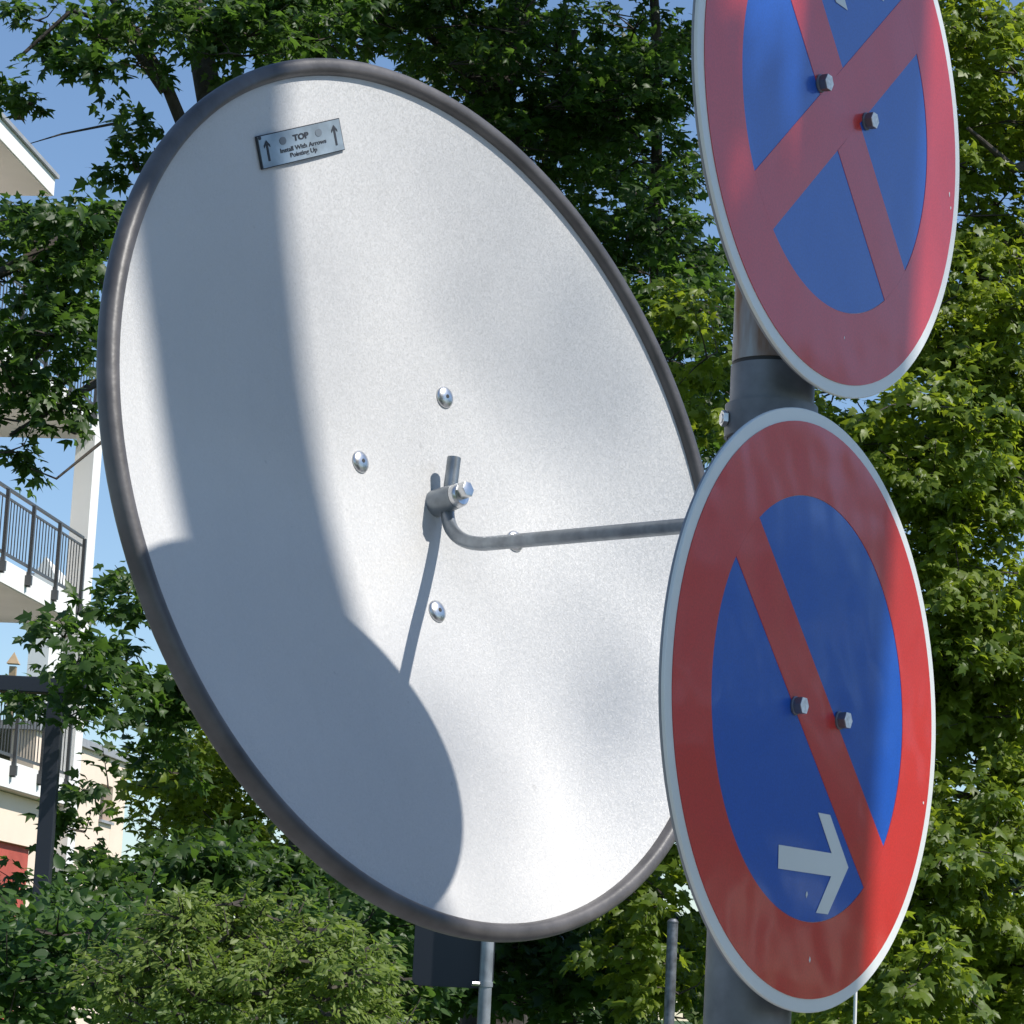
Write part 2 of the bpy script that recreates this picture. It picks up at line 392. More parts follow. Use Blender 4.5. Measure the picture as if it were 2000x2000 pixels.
# label plate with lettering
pc = [on_dish(*q) for q in ((491, 271), (650, 235), (679, 289), (514, 328))]
ctr = sum(pc, Vector()) / 4
ex = ((pc[1] - pc[0]) + (pc[2] - pc[3])) / 2; ey = ((pc[0] - pc[3]) + (pc[1] - pc[2])) / 2
W, Hh = ex.length, ey.length
nx = ex.normalized(); nn = nx.cross(ey).normalized(); ny = nn.cross(nx)
PM = Matrix((nx, ny, nn)).transposed().to_4x4(); PM.translation = ctr - MC + nn * .0013
lp = MB().box((0, 0, 0), W, Hh, .0012).build('label_plate', M_['ink'], mirror, M=PM)
MB().box((0, 0, .0009), W * .975, Hh * .945, .0006).build('plate_face', M_['plate'], lp, M=PM)
def text(s, size, x, y, name, bold=0.0, sx=1.0, shear=0.0):
    cu = bpy.data.curves.new('lettering', 'FONT'); cu.body = s; cu.size = size; cu.align_x = 'CENTER'; cu.align_y = 'CENTER'
    cu.extrude = .0001; cu.offset = bold; cu.resolution_u = 3; cu.shear = shear
    o = bpy.data.objects.new('tmp', cu); COL.objects.link(o)
    me = bpy.data.meshes.new_from_object(o.evaluated_get(bpy.context.evaluated_depsgraph_get())); bpy.data.objects.remove(o)
    me.transform(PM @ Matrix.Translation((x, y, .0014)) @ Matrix.Diagonal((sx, 1, 1, 1))); me.name = name
    me.materials.clear(); return link(name, me, M_['ink'], lp)
text('TOP', Hh * .25, 0, Hh * .20, 'lettering', .0003, 1.55)
text('Install With Arrows', Hh * .19, W * .01, -Hh * .09, 'lettering', .0001, 1.5)
text('Pointing Up', Hh * .19, 0, -Hh * .28, 'lettering', .0001, 1.5)
for s in (-1, 1):
    T = PM @ Matrix.Translation((s * W * .405, 0, 0))
    q = MB(); w_ = W * .011
    q.prism([(-w_, -Hh * .30), (w_, -Hh * .30), (w_, Hh * .22), (-w_, Hh * .22)], .0012, .0015)
    q.prism([(0, Hh * .33), (-W * .035, Hh * .18), (-W * .035, Hh * .10), (0, Hh * .24), (W * .035, Hh * .10), (W * .035, Hh * .18)], .00125, .00155)
    q.build('printed_arrow', M_['ink'], lp, M=T)
    MB().lathe([(W * .04, .0012), (W * .04, .0015), (1e-7, .0015)], 20).build('printed_dot', M_['grey_ink'], lp, M=PM @ Matrix.Translation((s * W * .215, Hh * .20, 0)) @ Matrix.Diagonal((1, .72, 1, 1)))
MB().lathe([(W * .014, .0012), (W * .014, .0017), (1e-7, .0017)], 12).build('corner_rivet', M_['ink'], lp, M=PM @ Matrix.Translation((-W * .47, Hh * .43, 0)))

# ---------------------------------------------------------------- crooked tree right of the signs, out of frame (casts the broad soft shadow)
sp = Vector((to_sun.x, to_sun.y, 0)).normalized(); pp = Vector((-sp.y, sp.x, 0))
def uw(u, w, z): return pp * u + sp * w + Vector((0, 0, z))
near_tree = dict(base=uw(1.90, 1.9, 0), trunk=[uw(1.93, 1.9, -.05), uw(1.87, 1.9, 1.5), uw(1.85, 1.88, 3.2), uw(1.885, 1.9, 4.5), uw(1.935, 1.9, 5.0), uw(1.945, 1.9, 5.3), uw(1.92, 1.9, 5.6), uw(1.875, 1.92, 5.9), uw(1.80, 1.95, 6.6), uw(1.82, 2.0, 7.6)],
                 rad=[.15, .125, .112, .105, .103, .102, .10, .10, .085, .05])

# ---------------------------------------------------------------- small posts in the middle distance
def post(name, px, y_top, Y, rad, label, cat, matl):
    p = at(px, y_top, Y); t = empty(name, (p.x, p.y, 0), label, cat)
    return t, p
p = at(944, 1700, 13.0); t = empty('small_sign', (p.x + .035, p.y, 0), 'small rectangular sign seen from its dark back, on thin grey post below the mirror', 'traffic sign')
zt = at(944, 1500, 13).z
MB().tube([(0, 0, 0), (0, 0, zt)], .030, 20).build('post', M_['galv'], t, True)
pl, pr_, pb = at(807, 1860, 13.05), at(966, 1860, 13.05), at(880, 1928, 13.05)
w_ = pr_.x - pl.x; cx = (pl.x + pr_.x) / 2 - t.location.x; hh = .42
RP = []
for (qx, qy, a0) in ((1, 1, 0), (-1, 1, 90), (-1, -1, 180), (1, -1, 270)):
    for i in range(5):
        a = R(a0 + 22.5 * i); RP.append((qx * (w_ / 2 - .03) + .03 * math.cos(a), qy * (hh / 2 - .03) + .03 * math.sin(a)))
SM = Matrix.Translation((cx, .05, pb.z + hh / 2)) @ Matrix.Rotation(R(-6), 4, 'Z') @ Matrix.Rotation(R(90), 4, 'X')
MB().prism(RP, -.012, .0).build('panel', M_['dark_steel'], t, M=SM, bevel=.002)
zc = at(944, 1922, 13).z
o = MB().lathe([(.0303, -.012), (.034, -.012), (.034, .012), (.0303, .012)], 20, True).build('clamp', M_['galv'], t, True, M=Matrix.Translation((0, 0, zc)))
MB().tube([(-.03, -.02, zc), (-.062, -.035, zc)], .011, 8).build('clamp_bolt', M_['chrome'], o)
p = at(1314, 1800, 16.4); t = empty('grey_post', (p.x, p.y, 0), 'plain grey steel post among leaves left of the sign pole', 'post')
MB().tube([(0, 0, 0), (0, 0, p.z)], .031, 18).build('shaft', M_['galv_dark'], t, True)
MB().lathe([(.032, p.z - .01), (.033, p.z), (.02, p.z + .015), (1e-7, p.z + .018)], 18).build('cap', M_['galv_dark'], t, True)
p = at(1672, 1900, 13.0); t = empty('thin_post', (p.x, p.y, 0), 'very thin pale post at the bottom edge under the lower sign', 'post')
MB().tube([(0, 0, 0), (0, 0, p.z)], .008, 10).build('shaft', M_['plaster'], t, True)
MB().lathe([(.010, p.z - .02), (.010, p.z), (1e-7, p.z + .004)], 10).build('cap', M_['plaster'], t, True)

# dark post-and-beam frame, lower left
p0, p1 = at(126, 1340, 15.8), at(92, 1720, 15.8)
t = empty('shelter_frame', (p0.x - .02, 15.8, 0), 'dark navy steel post and beam frame at the left edge', 'shelter')
zb = at(60, 1340, 15.8).z
MB().box((-.02, 0, zb / 2), .088, .088, zb).build('post', M_['dark_steel'], t, bevel=.006)
MB().box((-2.0, 0, zb + .005), 4.3, .12, .088).build('beam', M_['dark_steel'], t, bevel=.006)
MB().box((-4.0, 0, zb / 2), .088, .088, zb).build('post', M_['dark_steel'], t, bevel=.006)
# tan pointed chimney far behind the beam
p = at(26, 1300, 70.0); t = empty('chimney_turret', (p.x, p.y, 0), 'tan chimney shaft with pointed cap above the dark beam', 'chimney')
k = 70 / F_PX
MB().box((0, 0, p.z / 2 - .05), 13 * k, 13 * k, p.z - .1 + 12 * k).build('shaft', M_['tan'], t)
zz = p.z + 3 * k
q = MB(); q.v = [Vector(v) for v in ((-12 * k, -12 * k, zz), (12 * k, -12 * k, zz), (12 * k, 12 * k, zz), (-12 * k, 12 * k, zz), (0, 0, zz + 24 * k))]
q.f = [[3, 2, 1, 0], [0, 1, 4], [1, 2, 4], [2, 3, 4], [3, 0, 4]]; q.build('pointed_cap', M_['tan'], t)

# ---------------------------------------------------------------- apartment building with balconies
TH = math.atan(650 / 5500)
bd = Vector((math.sin(TH), math.cos(TH), 0)); bn = Vector((math.cos(TH), -math.sin(TH), 0))    # along the facade / outward
B0 = at(63, 986, 40.0)
def on_edge(px, py):
    """point of the balcony edge plane seen at a pixel"""
    d = ray(px, py); return cam_pos + d * ((B0 - cam_pos).dot(bn) / d.dot(bn))
def s_of(P): return (P - B0).dot(bd)
bld = empty('apartment_building', (B0.x, B0.y, 0), 'white apartment building with railed balconies at the left edge', 'building')
BM = Matrix((bn, bd, Vector((0, 0, 1)))).transposed().to_4x4()        # local x outward, y along, z up
def bbox(name, x0, x1, y0, y1, z0, z1, matl, parent=bld, bevel=0):
    return MB().box(((x0 + x1) / 2, (y0 + y1) / 2, (z0 + z1) / 2), x1 - x0, y1 - y0, z1 - z0).build(name, matl, parent, M=BM, bevel=bevel)
s_end = s_of(on_edge(166, 1050))
zA_top = on_edge(63, 1123).z; zA_bot = on_edge(0, 1135).z
zR_bot = on_edge(0, 270).z; zR_top = on_edge(0, 230).z
zB_bot = on_edge(0, 697).z; zB_top = zB_bot + (zA_top - zA_bot)
zC_top = on_edge(0, 1480).z; zC_bot = on_edge(0, 1534).z
S0 = -9.0
for nm, z0, z1, se in (('roof_slab', zR_bot, zR_top, s_of(on_edge(108, 345))), ('balcony_slab', zB_bot, zB_top, s_end + .55), ('balcony_slab', zA_bot, zA_top, s_end + .15), ('balcony_slab', zC_bot, zC_top, s_end + .3)):
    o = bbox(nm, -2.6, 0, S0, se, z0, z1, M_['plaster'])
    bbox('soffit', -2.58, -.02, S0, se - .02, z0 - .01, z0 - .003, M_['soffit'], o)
o = bbox('roof_edge', -2.7, .05, S0, s_of(on_edge(108, 345)) + .05, zR_top + .003, zR_top + .06, M_['rooftile'])
bbox('column', -.30, -.003, s_end + .16, s_end + .62, zA_bot - .3, zB_bot - .004, M_['plaster'])
bbox('column', -.30, -.003, s_end + .32, s_end + .75, 0, zA_bot - .31, M_['plaster'])
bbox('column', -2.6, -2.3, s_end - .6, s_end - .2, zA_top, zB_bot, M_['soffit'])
# wall of the lower floors, set back under the balcony
bbox('wall', -3.0, -.22, S0, s_end + .31, on_edge(0, 1636).z, zC_bot - .02, M_['peach'])
bbox('red_panel_wall', -3.2, -.30, S0, s_of(on_edge(40, 1640)) + 1.5, 0, on_edge(0, 1636).z - .004, M_['brickred'])
bbox('wall', -6, -2.7, S0, s_end - 1.4, zC_top, zR_bot, M_['peach'])
def railing(z0, z1, s_list, parent=bld):
    o = bbox('railing', -.02, .03, S0, s_list[-1], z1 - .035, z1, M_['railing'])
    bbox('mid_rail', -.01, .02, S0, s_list[-1], z1 - .16, z1 - .13, M_['railing'], o)
    bbox('bottom_rail', -.01, .02, S0, s_list[-1], z0 + .06, z0 + .10, M_['railing'], o)
    bar = None
    for i, s in enumerate(s_list):
        bbox('rail_post', .012, .062, s - .03, s + .03, z0 - .22, z1 - .036, M_['railing'], o)
        bbox('post_foot', .004, .10, s - .09, s - .03, z0 - .20, z0 - .06, M_['railing'], o)
        if i:
            n = 9
            for k in range(1, n):
                y = s_list[i - 1] + (s - s_list[i - 1]) * k / n
                if bar is None:
                    bar = bbox('baluster', -.002, .012, y - .007, y + .007, z0 + .1, z1 - .16, M_['railing'], o); by = y
                else:
                    c = bar.copy(); COL.objects.link(c); c.parent = o
                    c.location = BM.to_3x3() @ Vector((0, y - by, (z0 - bz0))); 
                if bar is not None and 'bz0' not in dir(): pass
                globals()['bz0'] = globals().get('bz0', z0)
    return o
bz0 = zA_top
ss = [s_of(on_edge(x, y)) for x, y in ((12, 955), (63, 986), (114, 1015), (162, 1043))]
step = ss[1] - ss[0]
bz0 = zA_top; railing(zA_top, zA_top + 1.0, [ss[0] - 2 * step, ss[0] - step] + ss)
bz0 = zB_top; railing(zB_top, zB_top + 1.0, [ss[0] - step] + ss)
bz0 = zC_top; railing(zC_top, zC_top + 1.0, [ss[0] - step] + ss)
# window behind the lowest balcony
o = bbox('window', -2.72, -2.66, s_end - 5, s_end - 1.6, zC_top + .1, zC_top + 2.3, M_['frame'])
bbox('pane', -2.665, -2.65, s_end - 4.9, s_end - 1.7, zC_top + .18, zC_top + 2.2, M_['glass'], o)

# peach building further back with one window, parallel to the first
PB = at(180, 1560, 50.0)
def on_pb(px, py):
    d = ray(px, py); return cam_pos + d * ((PB - cam_pos).dot(bn) / d.dot(bn))
t = empty('peach_building', (PB.x, PB.y, 0), 'peach rendered building with one narrow window behind the leaves', 'building')
def ps(px, py): return (on_pb(px, py) - PB).dot(bd)
def pbox(name, x0, x1, y0, y1, z0, z1, matl, parent=t, bevel=0):
    return MB().box(((x0 + x1) / 2, (y0 + y1) / 2, (z0 + z1) / 2), x1 - x0, y1 - y0, z1 - z0).build(name, matl, parent, M=BM, bevel=bevel)
y_a, y_w0, y_w1, y_b = ps(60, 1560), ps(196, 1560), ps(219, 1568), ps(244, 1570)
wz = on_pb(150, 1456).z; zw1, zw0 = on_pb(205, 1532).z, on_pb(205, 1603).z
pbox('wall', -.4, 0, y_a, y_w0, 0, wz, M_['peach']); pbox('wall', -.4, 0, y_w1, y_b, 0, wz, M_['peach'])
pbox('wall', -.398, -.002, y_w0 + .001, y_w1 - .001, 0, zw0, M_['peach']); pbox('wall', -.398, -.002, y_w0 + .001, y_w1 - .001, zw1, wz - .002, M_['peach'])
pbox('end_wall', -7, -.402, y_b - .4, y_b - .002, 0, wz - .002, M_['peach'])
o = pbox('window', -.24, -.16, y_w0 + .002, y_w1 - .002, zw0 + .002, zw1 - .002, M_['frame'])
pbox('pane', -.158, -.15, y_w0 + .05, y_w1 - .05, zw0 + .05, zw1 - .05, M_['glass'], o)
pbox('mullion', -.148, -.12, (y_w0 + y_w1) / 2 - .03, (y_w0 + y_w1) / 2 + .03, zw0 + .04, zw1 - .03, M_['frame'], o)
pbox('sill', -.14, .06, y_w0 - .03, y_w1 + .03, zw0 - .05, zw0 - .002, M_['rooftile'], o)
pbox('roof_edge', -7, .08, y_a - .1, y_b + .1, wz + .003, wz + .14, M_['rooftile'])

# far gabled house seen through the balcony railing
p = at(88, 1110, 75.0); k = 75 / F_PX
t = empty('far_house', (p.x, p.y, 0), 'far white gabled house with grey roof seen through the balcony railing', 'house')
zb_ = p.z - 12 * k; q = MB()
MB().box((0, 2, zb_ / 2), 40 * k, 4, zb_).build('wall', M_['plaster'], t)
q.v = [Vector(v) for v in ((-20 * k, 0, zb_ + .003), (20 * k, 0, zb_ + .003), (0, 0, zb_ + 36 * k), (-20 * k, 4, zb_ + .003), (20 * k, 4, zb_ + .003), (0, 4, zb_ + 36 * k))]
q.f = [[0, 1, 2], [5, 4, 3], [0, 2, 5, 3], [1, 4, 5, 2], [0, 3, 4, 1]]; q.build('gable', M_['plaster'], t)
MB().box((-60 * k, 3, zb_ + 6 * k), 90 * k, 3, 24 * k).build('roof', M_['rooftile'], t)

# ---------------------------------------------------------------- foliage
def leaf_template(kind):
    if kind == 'maple':
        h = [(.0, .0), (.10, -.05), (.40, .02), (.27, .18), (.56, .46), (.25, .47), (.17, .68), (0, 1.0)]
    elif kind == 'narrow':
        h = [(.0, .0), (.13, .18), (.20, .45), (.12, .78), (0, 1.0)]
    else:
        h = [(.0, .0), (.26, .12), (.36, .38), (.25, .70), (0, 1.0)]
    pts = h + [(-x, y) for x, y in h[1:-1]][::-1]
    v = [(0, .36, .0)] + [(x, y, -.35 * x * x - .22 * abs(x) - .25 * (y - .3) ** 2) for x, y in pts]
    f = [(0, 1 + i, 1 + (i + 1) % len(pts)) for i in range(len(pts))]
    return np.array(v, np.float32), np.array(f, np.int32)
def leaf_mesh(name, kind, P, T, N, S, tint, matl):
    tv, tf = leaf_template(kind); n = len(P); k = len(tv)
    T = T / np.linalg.norm(T, axis=1, keepdims=True)
    N = N - T * (N * T).sum(1, keepdims=True); N /= np.linalg.norm(N, axis=1, keepdims=True) + 1e-9
    B = np.cross(T, N)
    gv = np.random.default_rng(n + 5); wx = gv.uniform(.72, 1.12, n)[:, None, None]; cz_ = gv.uniform(-.3, 2.6, n)[:, None, None]; tw_ = gv.normal(0, .35, n)[:, None, None]
    if n == 1: wx = cz_ = np.ones((1, 1, 1)); tw_ = np.zeros((1, 1, 1))
    V = P[:, None] + S[:, None, None] * (tv[None, :, 0:1] * wx * B[:, None] + tv[None, :, 1:2] * T[:, None] + (tv[None, :, 2:3] * cz_ + tw_ * tv[None, :, 0:1] * tv[None, :, 1:2]) * N[:, None])
    Fc = tf[None] + (np.arange(n) * k)[:, None, None]
    me = bpy.data.meshes.new(name)
    me.vertices.add(n * k); me.vertices.foreach_set('co', V.reshape(-1).astype(np.float32))
    nf = n * len(tf); me.loops.add(nf * 3); me.polygons.add(nf)
    me.loops.foreach_set('vertex_index', Fc.reshape(-1).astype(np.int32))
    me.polygons.foreach_set('loop_start', np.arange(0, nf * 3, 3, dtype=np.int32))
    me.update()
    a = me.attributes.new('tint', 'FLOAT', 'POINT'); a.data.foreach_set('value', np.repeat(tint, k).astype(np.float32))
    me.materials.append(matl)
    return me, (T, N, B)
LEAF_LIB = {}
def leaf_variant(kind, matl, i):
    key = (kind, matl.name, i)
    if key not in LEAF_LIB:
        me, _ = leaf_mesh('leaf', kind, np.zeros((1, 3)), np.array([[0, 1., 0]]), np.array([[0, 0, 1.]]), np.ones(1), np.array([i / 5]), matl)
        LEAF_LIB[key] = me
    return LEAF_LIB[key]
def hidden(px, py):
    """behind the mirror or a sign as seen from the path, so not among the leaves that show"""
    a = ((px - 828) * .934 - (py - 981) * .358) / 590; b_ = ((px - 828) * .358 + (py - 981) * .934) / 895
    s1 = ((px - 1560) / 265) ** 2 + ((py - 1389) / 595) ** 2; s2 = ((px - 1612) / 262) ** 2 + ((py - 200) / 595) ** 2
    return (a * a + b_ * b_ < 1) | (s1 < 1) | (s2 < 1)

def plant(name, label, cat, group, base, regions, kind, size, matl, trunk=None, limbs=(), tint0=.5, n_obj=280, bough=.5, per=14, sprigs=13, droop=.35, seed=1, trunk_r=.15, clump_tint=.25, flat=.6, twig_len=.45):
    """regions: (px, py, rx, ry, Y, half depth, layers) -> boughs of sprays of leaves"""
    g = np.random.default_rng(seed)
    t = empty(name, base, label, cat, group); b0 = np.array(base, float)
    Ps, Ts, Ns, Ss, Cs = [], [], [], [], []; tw = MB()
    for (px, py, rx, ry, Y, dY, lay) in regions:
        area = math.pi * rx * ry; rp_ = bough * F_PX / Y
        nb = max(1, int(round(lay * area / (math.pi * rp_ * rp_ * .6))))
        for i in range(nb):
            a = g.uniform(0, 2 * math.pi); q = math.sqrt(g.uniform())
            Yb = Y + g.uniform(-dY, dY)
            c = np.array(at(px + rx * q * math.cos(a), py + ry * q * math.sin(a), Yb))
            rb = bough * g.uniform(.7, 1.25); ctint = g.normal(0, clump_tint)
            out0 = c - np.array([b0[0], b0[1], c[2] - .6]); out0 /= np.linalg.norm(out0) + 1e-6
            ns = max(3, int(sprigs * g.uniform(.7, 1.3)))
            for j in range(ns):
                d = g.normal(size=3); d /= np.linalg.norm(d); d[2] = abs(d[2]) * .9 - .25
                sc = c + d * rb * np.array([1, 1, flat]) * g.uniform(.55, 1.0)
                sd = out0 * .5 + d * .9 + g.normal(size=3) * .25; sd[2] -= droop * .5; sd /= np.linalg.norm(sd)
                L = twig_len * g.uniform(.6, 1.2)
                if j % 2 == 0: tw.tube([Vector(c), Vector(sc), Vector(sc + sd * L)], [.009, .005, .002], 3, False)
                n = max(4, int(per * g.uniform(.7, 1.3)))
                u = g.uniform(0, 1, n) ** .8
                side = np.cross(sd, [0, 0, 1]); side /= np.linalg.norm(side) + 1e-6
                sg = np.where(np.arange(n) % 2 == 0, 1., -1.)
                P = sc + sd * (u * L)[:, None] + side * (sg * g.uniform(.2, 1.0, n) * size * .7)[:, None] + g.normal(size=(n, 3)) * size * .35
                T = sd * .7 + side * (sg * .6)[:, None] + g.normal(size=(n, 3)) * .35; T[:, 2] -= droop
                N = np.array([.28, -.38, .75]) + d * .3 + g.normal(size=(n, 3)) * .40
                Ps.append(P); Ts.append(T); Ns.append(N); Ss.append(size * g.uniform(.5, 1.25, n)); Cs.append(np.clip(tint0 + ctint + g.normal(0, .16, n), 0, 1))
    P, T, N, S, Cc = (np.concatenate(x) for x in (Ps, Ts, Ns, Ss, Cs))
    # the leaves that show largest become objects of their own
    px, py = project(P); vis = (px > -10) & (px < 2010) & (py > -10) & (py < 2010) & ~hidden(px, py)
    idx = np.where(vis)[0]
    pick = idx[np.argsort((P[idx, 1] + g.uniform(0, .35, len(idx))) / S[idx])[:n_obj]] if n_obj else np.array([], int)
    keep = np.ones(len(P), bool); keep[pick] = False
    me, _ = leaf_mesh('crown', kind, P[keep] - b0, T[keep], N[keep], S[keep], Cc[keep], matl)
    cr = link('crown', me, None, t); cr['kind'] = 'stuff'
    for i in pick:
        tt = Vector(T[i]).normalized(); nn_ = Vector(N[i]); nn_ = (nn_ - tt * nn_.dot(tt)).normalized(); bb_ = tt.cross(nn_)
        M4 = Matrix((bb_, tt, nn_)).transposed() @ Matrix.Diagonal((S[i],) * 3); M4 = M4.to_4x4(); M4.translation = Vector(P[i] - b0)
        lo = bpy.data.objects.new('leaf', leaf_variant(kind, matl, int(round(Cc[i] * 5)))); COL.objects.link(lo); lo.parent = t; lo.matrix_local = M4
    bv = Vector(base)
    tw.v = [p - bv for p in tw.v]
    if tw.v:
        o = link('twigs', mesh('twigs', tw.v, tw.f), M_['bark'], t); o['kind'] = 'stuff'
    if trunk:
        n = len(trunk)
        MB().tube([Vector(p) - bv for p in trunk], [trunk_r * (1 - .6 * i / max(1, n - 1)) for i in range(n)], 14).build('trunk', M_['bark'], t, True)
    for (pth, r0_, r1_) in limbs:
        n = len(pth)
        MB().tube([Vector(p) - bv for p in pth], [r0_ + (r1_ - r0_) * i / (n - 1) for i in range(n)], 9).build('limb', M_['bark'], t, True)
    return t, len(P)
NL = 0
def ground_pt(px, Y): q = at(px, 1500, Y); return (q.x, q.y, 0)

# left maple: boughs hang over the top-left corner, in front of the balconies
Y1 = 18.5
b1 = ground_pt(400, Y1)
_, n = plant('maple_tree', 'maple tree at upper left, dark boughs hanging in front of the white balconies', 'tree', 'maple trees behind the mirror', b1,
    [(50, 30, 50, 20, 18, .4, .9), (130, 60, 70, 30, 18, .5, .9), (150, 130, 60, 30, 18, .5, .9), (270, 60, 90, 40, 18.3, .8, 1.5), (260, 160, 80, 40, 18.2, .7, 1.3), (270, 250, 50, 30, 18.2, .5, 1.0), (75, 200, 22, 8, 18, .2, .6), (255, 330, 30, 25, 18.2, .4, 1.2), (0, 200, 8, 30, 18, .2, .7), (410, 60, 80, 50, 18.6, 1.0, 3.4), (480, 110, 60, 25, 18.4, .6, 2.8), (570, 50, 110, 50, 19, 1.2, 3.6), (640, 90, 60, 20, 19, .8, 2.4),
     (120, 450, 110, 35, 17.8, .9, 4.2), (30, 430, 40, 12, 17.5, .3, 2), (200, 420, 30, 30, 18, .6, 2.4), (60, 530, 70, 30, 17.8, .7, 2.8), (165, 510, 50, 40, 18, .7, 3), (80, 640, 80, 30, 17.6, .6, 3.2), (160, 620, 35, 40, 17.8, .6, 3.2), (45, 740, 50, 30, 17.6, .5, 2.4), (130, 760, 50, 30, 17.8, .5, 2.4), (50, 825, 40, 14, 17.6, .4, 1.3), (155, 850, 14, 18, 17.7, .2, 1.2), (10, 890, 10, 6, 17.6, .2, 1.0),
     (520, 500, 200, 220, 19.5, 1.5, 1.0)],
    'maple', .095, M_['leaf_shaded'], [at(640, 2100, Y1), at(560, 1000, Y1), at(430, 300, Y1), at(385, 60, 18.6), at(370, -120, 18.6), at(400, -800, Y1)],
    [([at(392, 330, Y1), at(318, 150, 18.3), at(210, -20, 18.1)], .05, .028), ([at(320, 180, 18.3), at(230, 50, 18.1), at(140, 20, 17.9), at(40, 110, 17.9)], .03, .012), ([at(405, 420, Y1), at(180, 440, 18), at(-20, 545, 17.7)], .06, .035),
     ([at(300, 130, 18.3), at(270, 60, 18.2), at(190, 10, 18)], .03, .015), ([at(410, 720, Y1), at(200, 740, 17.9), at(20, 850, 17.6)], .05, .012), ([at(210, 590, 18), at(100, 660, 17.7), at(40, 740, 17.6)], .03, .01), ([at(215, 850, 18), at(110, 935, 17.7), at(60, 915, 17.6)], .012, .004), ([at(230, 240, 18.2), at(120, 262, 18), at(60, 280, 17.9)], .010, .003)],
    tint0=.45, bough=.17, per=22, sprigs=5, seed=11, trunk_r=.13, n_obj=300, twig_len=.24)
NL += n
_, n = plant('maple_tree', 'upper crown of a tall maple rising above the left top edge', 'tree', None, ground_pt(330, 20.5), [(450, -600, 900, 430, 20.5, 2.0, 1.2)], 'maple', .16, M_['leaf_shaded'],
    [at(640, 2100, 21), at(640, 600, 21), at(560, -300, 20.8), at(500, -900, 20.5)], tint0=.45, bough=.6, per=14, sprigs=12, seed=12, trunk_r=.2, n_obj=0)
NL += n
# centre maple: shaded mass above the mirror
Y2 = 21.5
b2 = ground_pt(990, Y2)
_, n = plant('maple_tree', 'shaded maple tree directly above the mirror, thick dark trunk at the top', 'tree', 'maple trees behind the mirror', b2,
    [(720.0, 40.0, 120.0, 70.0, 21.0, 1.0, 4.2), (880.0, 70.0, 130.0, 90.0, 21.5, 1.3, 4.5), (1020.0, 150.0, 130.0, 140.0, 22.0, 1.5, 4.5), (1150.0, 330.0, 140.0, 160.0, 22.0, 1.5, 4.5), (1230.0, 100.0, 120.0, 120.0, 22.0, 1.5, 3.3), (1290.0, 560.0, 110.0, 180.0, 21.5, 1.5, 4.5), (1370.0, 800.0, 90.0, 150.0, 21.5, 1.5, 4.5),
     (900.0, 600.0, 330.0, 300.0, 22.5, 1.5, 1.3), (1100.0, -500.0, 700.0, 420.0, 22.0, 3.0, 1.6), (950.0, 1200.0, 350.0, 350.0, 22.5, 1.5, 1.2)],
    'maple', .092, M_['leaf_shaded'], [at(965, 2100, Y2), at(960, 800, Y2), at(958, 200, Y2), at(1012, 0, Y2), at(1060, -600, Y2)],
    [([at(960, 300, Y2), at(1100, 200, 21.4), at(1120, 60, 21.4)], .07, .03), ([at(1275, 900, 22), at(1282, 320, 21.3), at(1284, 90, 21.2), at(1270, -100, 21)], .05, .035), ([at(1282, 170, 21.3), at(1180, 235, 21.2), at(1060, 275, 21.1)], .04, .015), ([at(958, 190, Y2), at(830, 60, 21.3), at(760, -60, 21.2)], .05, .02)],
    tint0=.42, bough=.32, per=22, sprigs=8, seed=22, trunk_r=.26, n_obj=300, twig_len=.34); NL += n
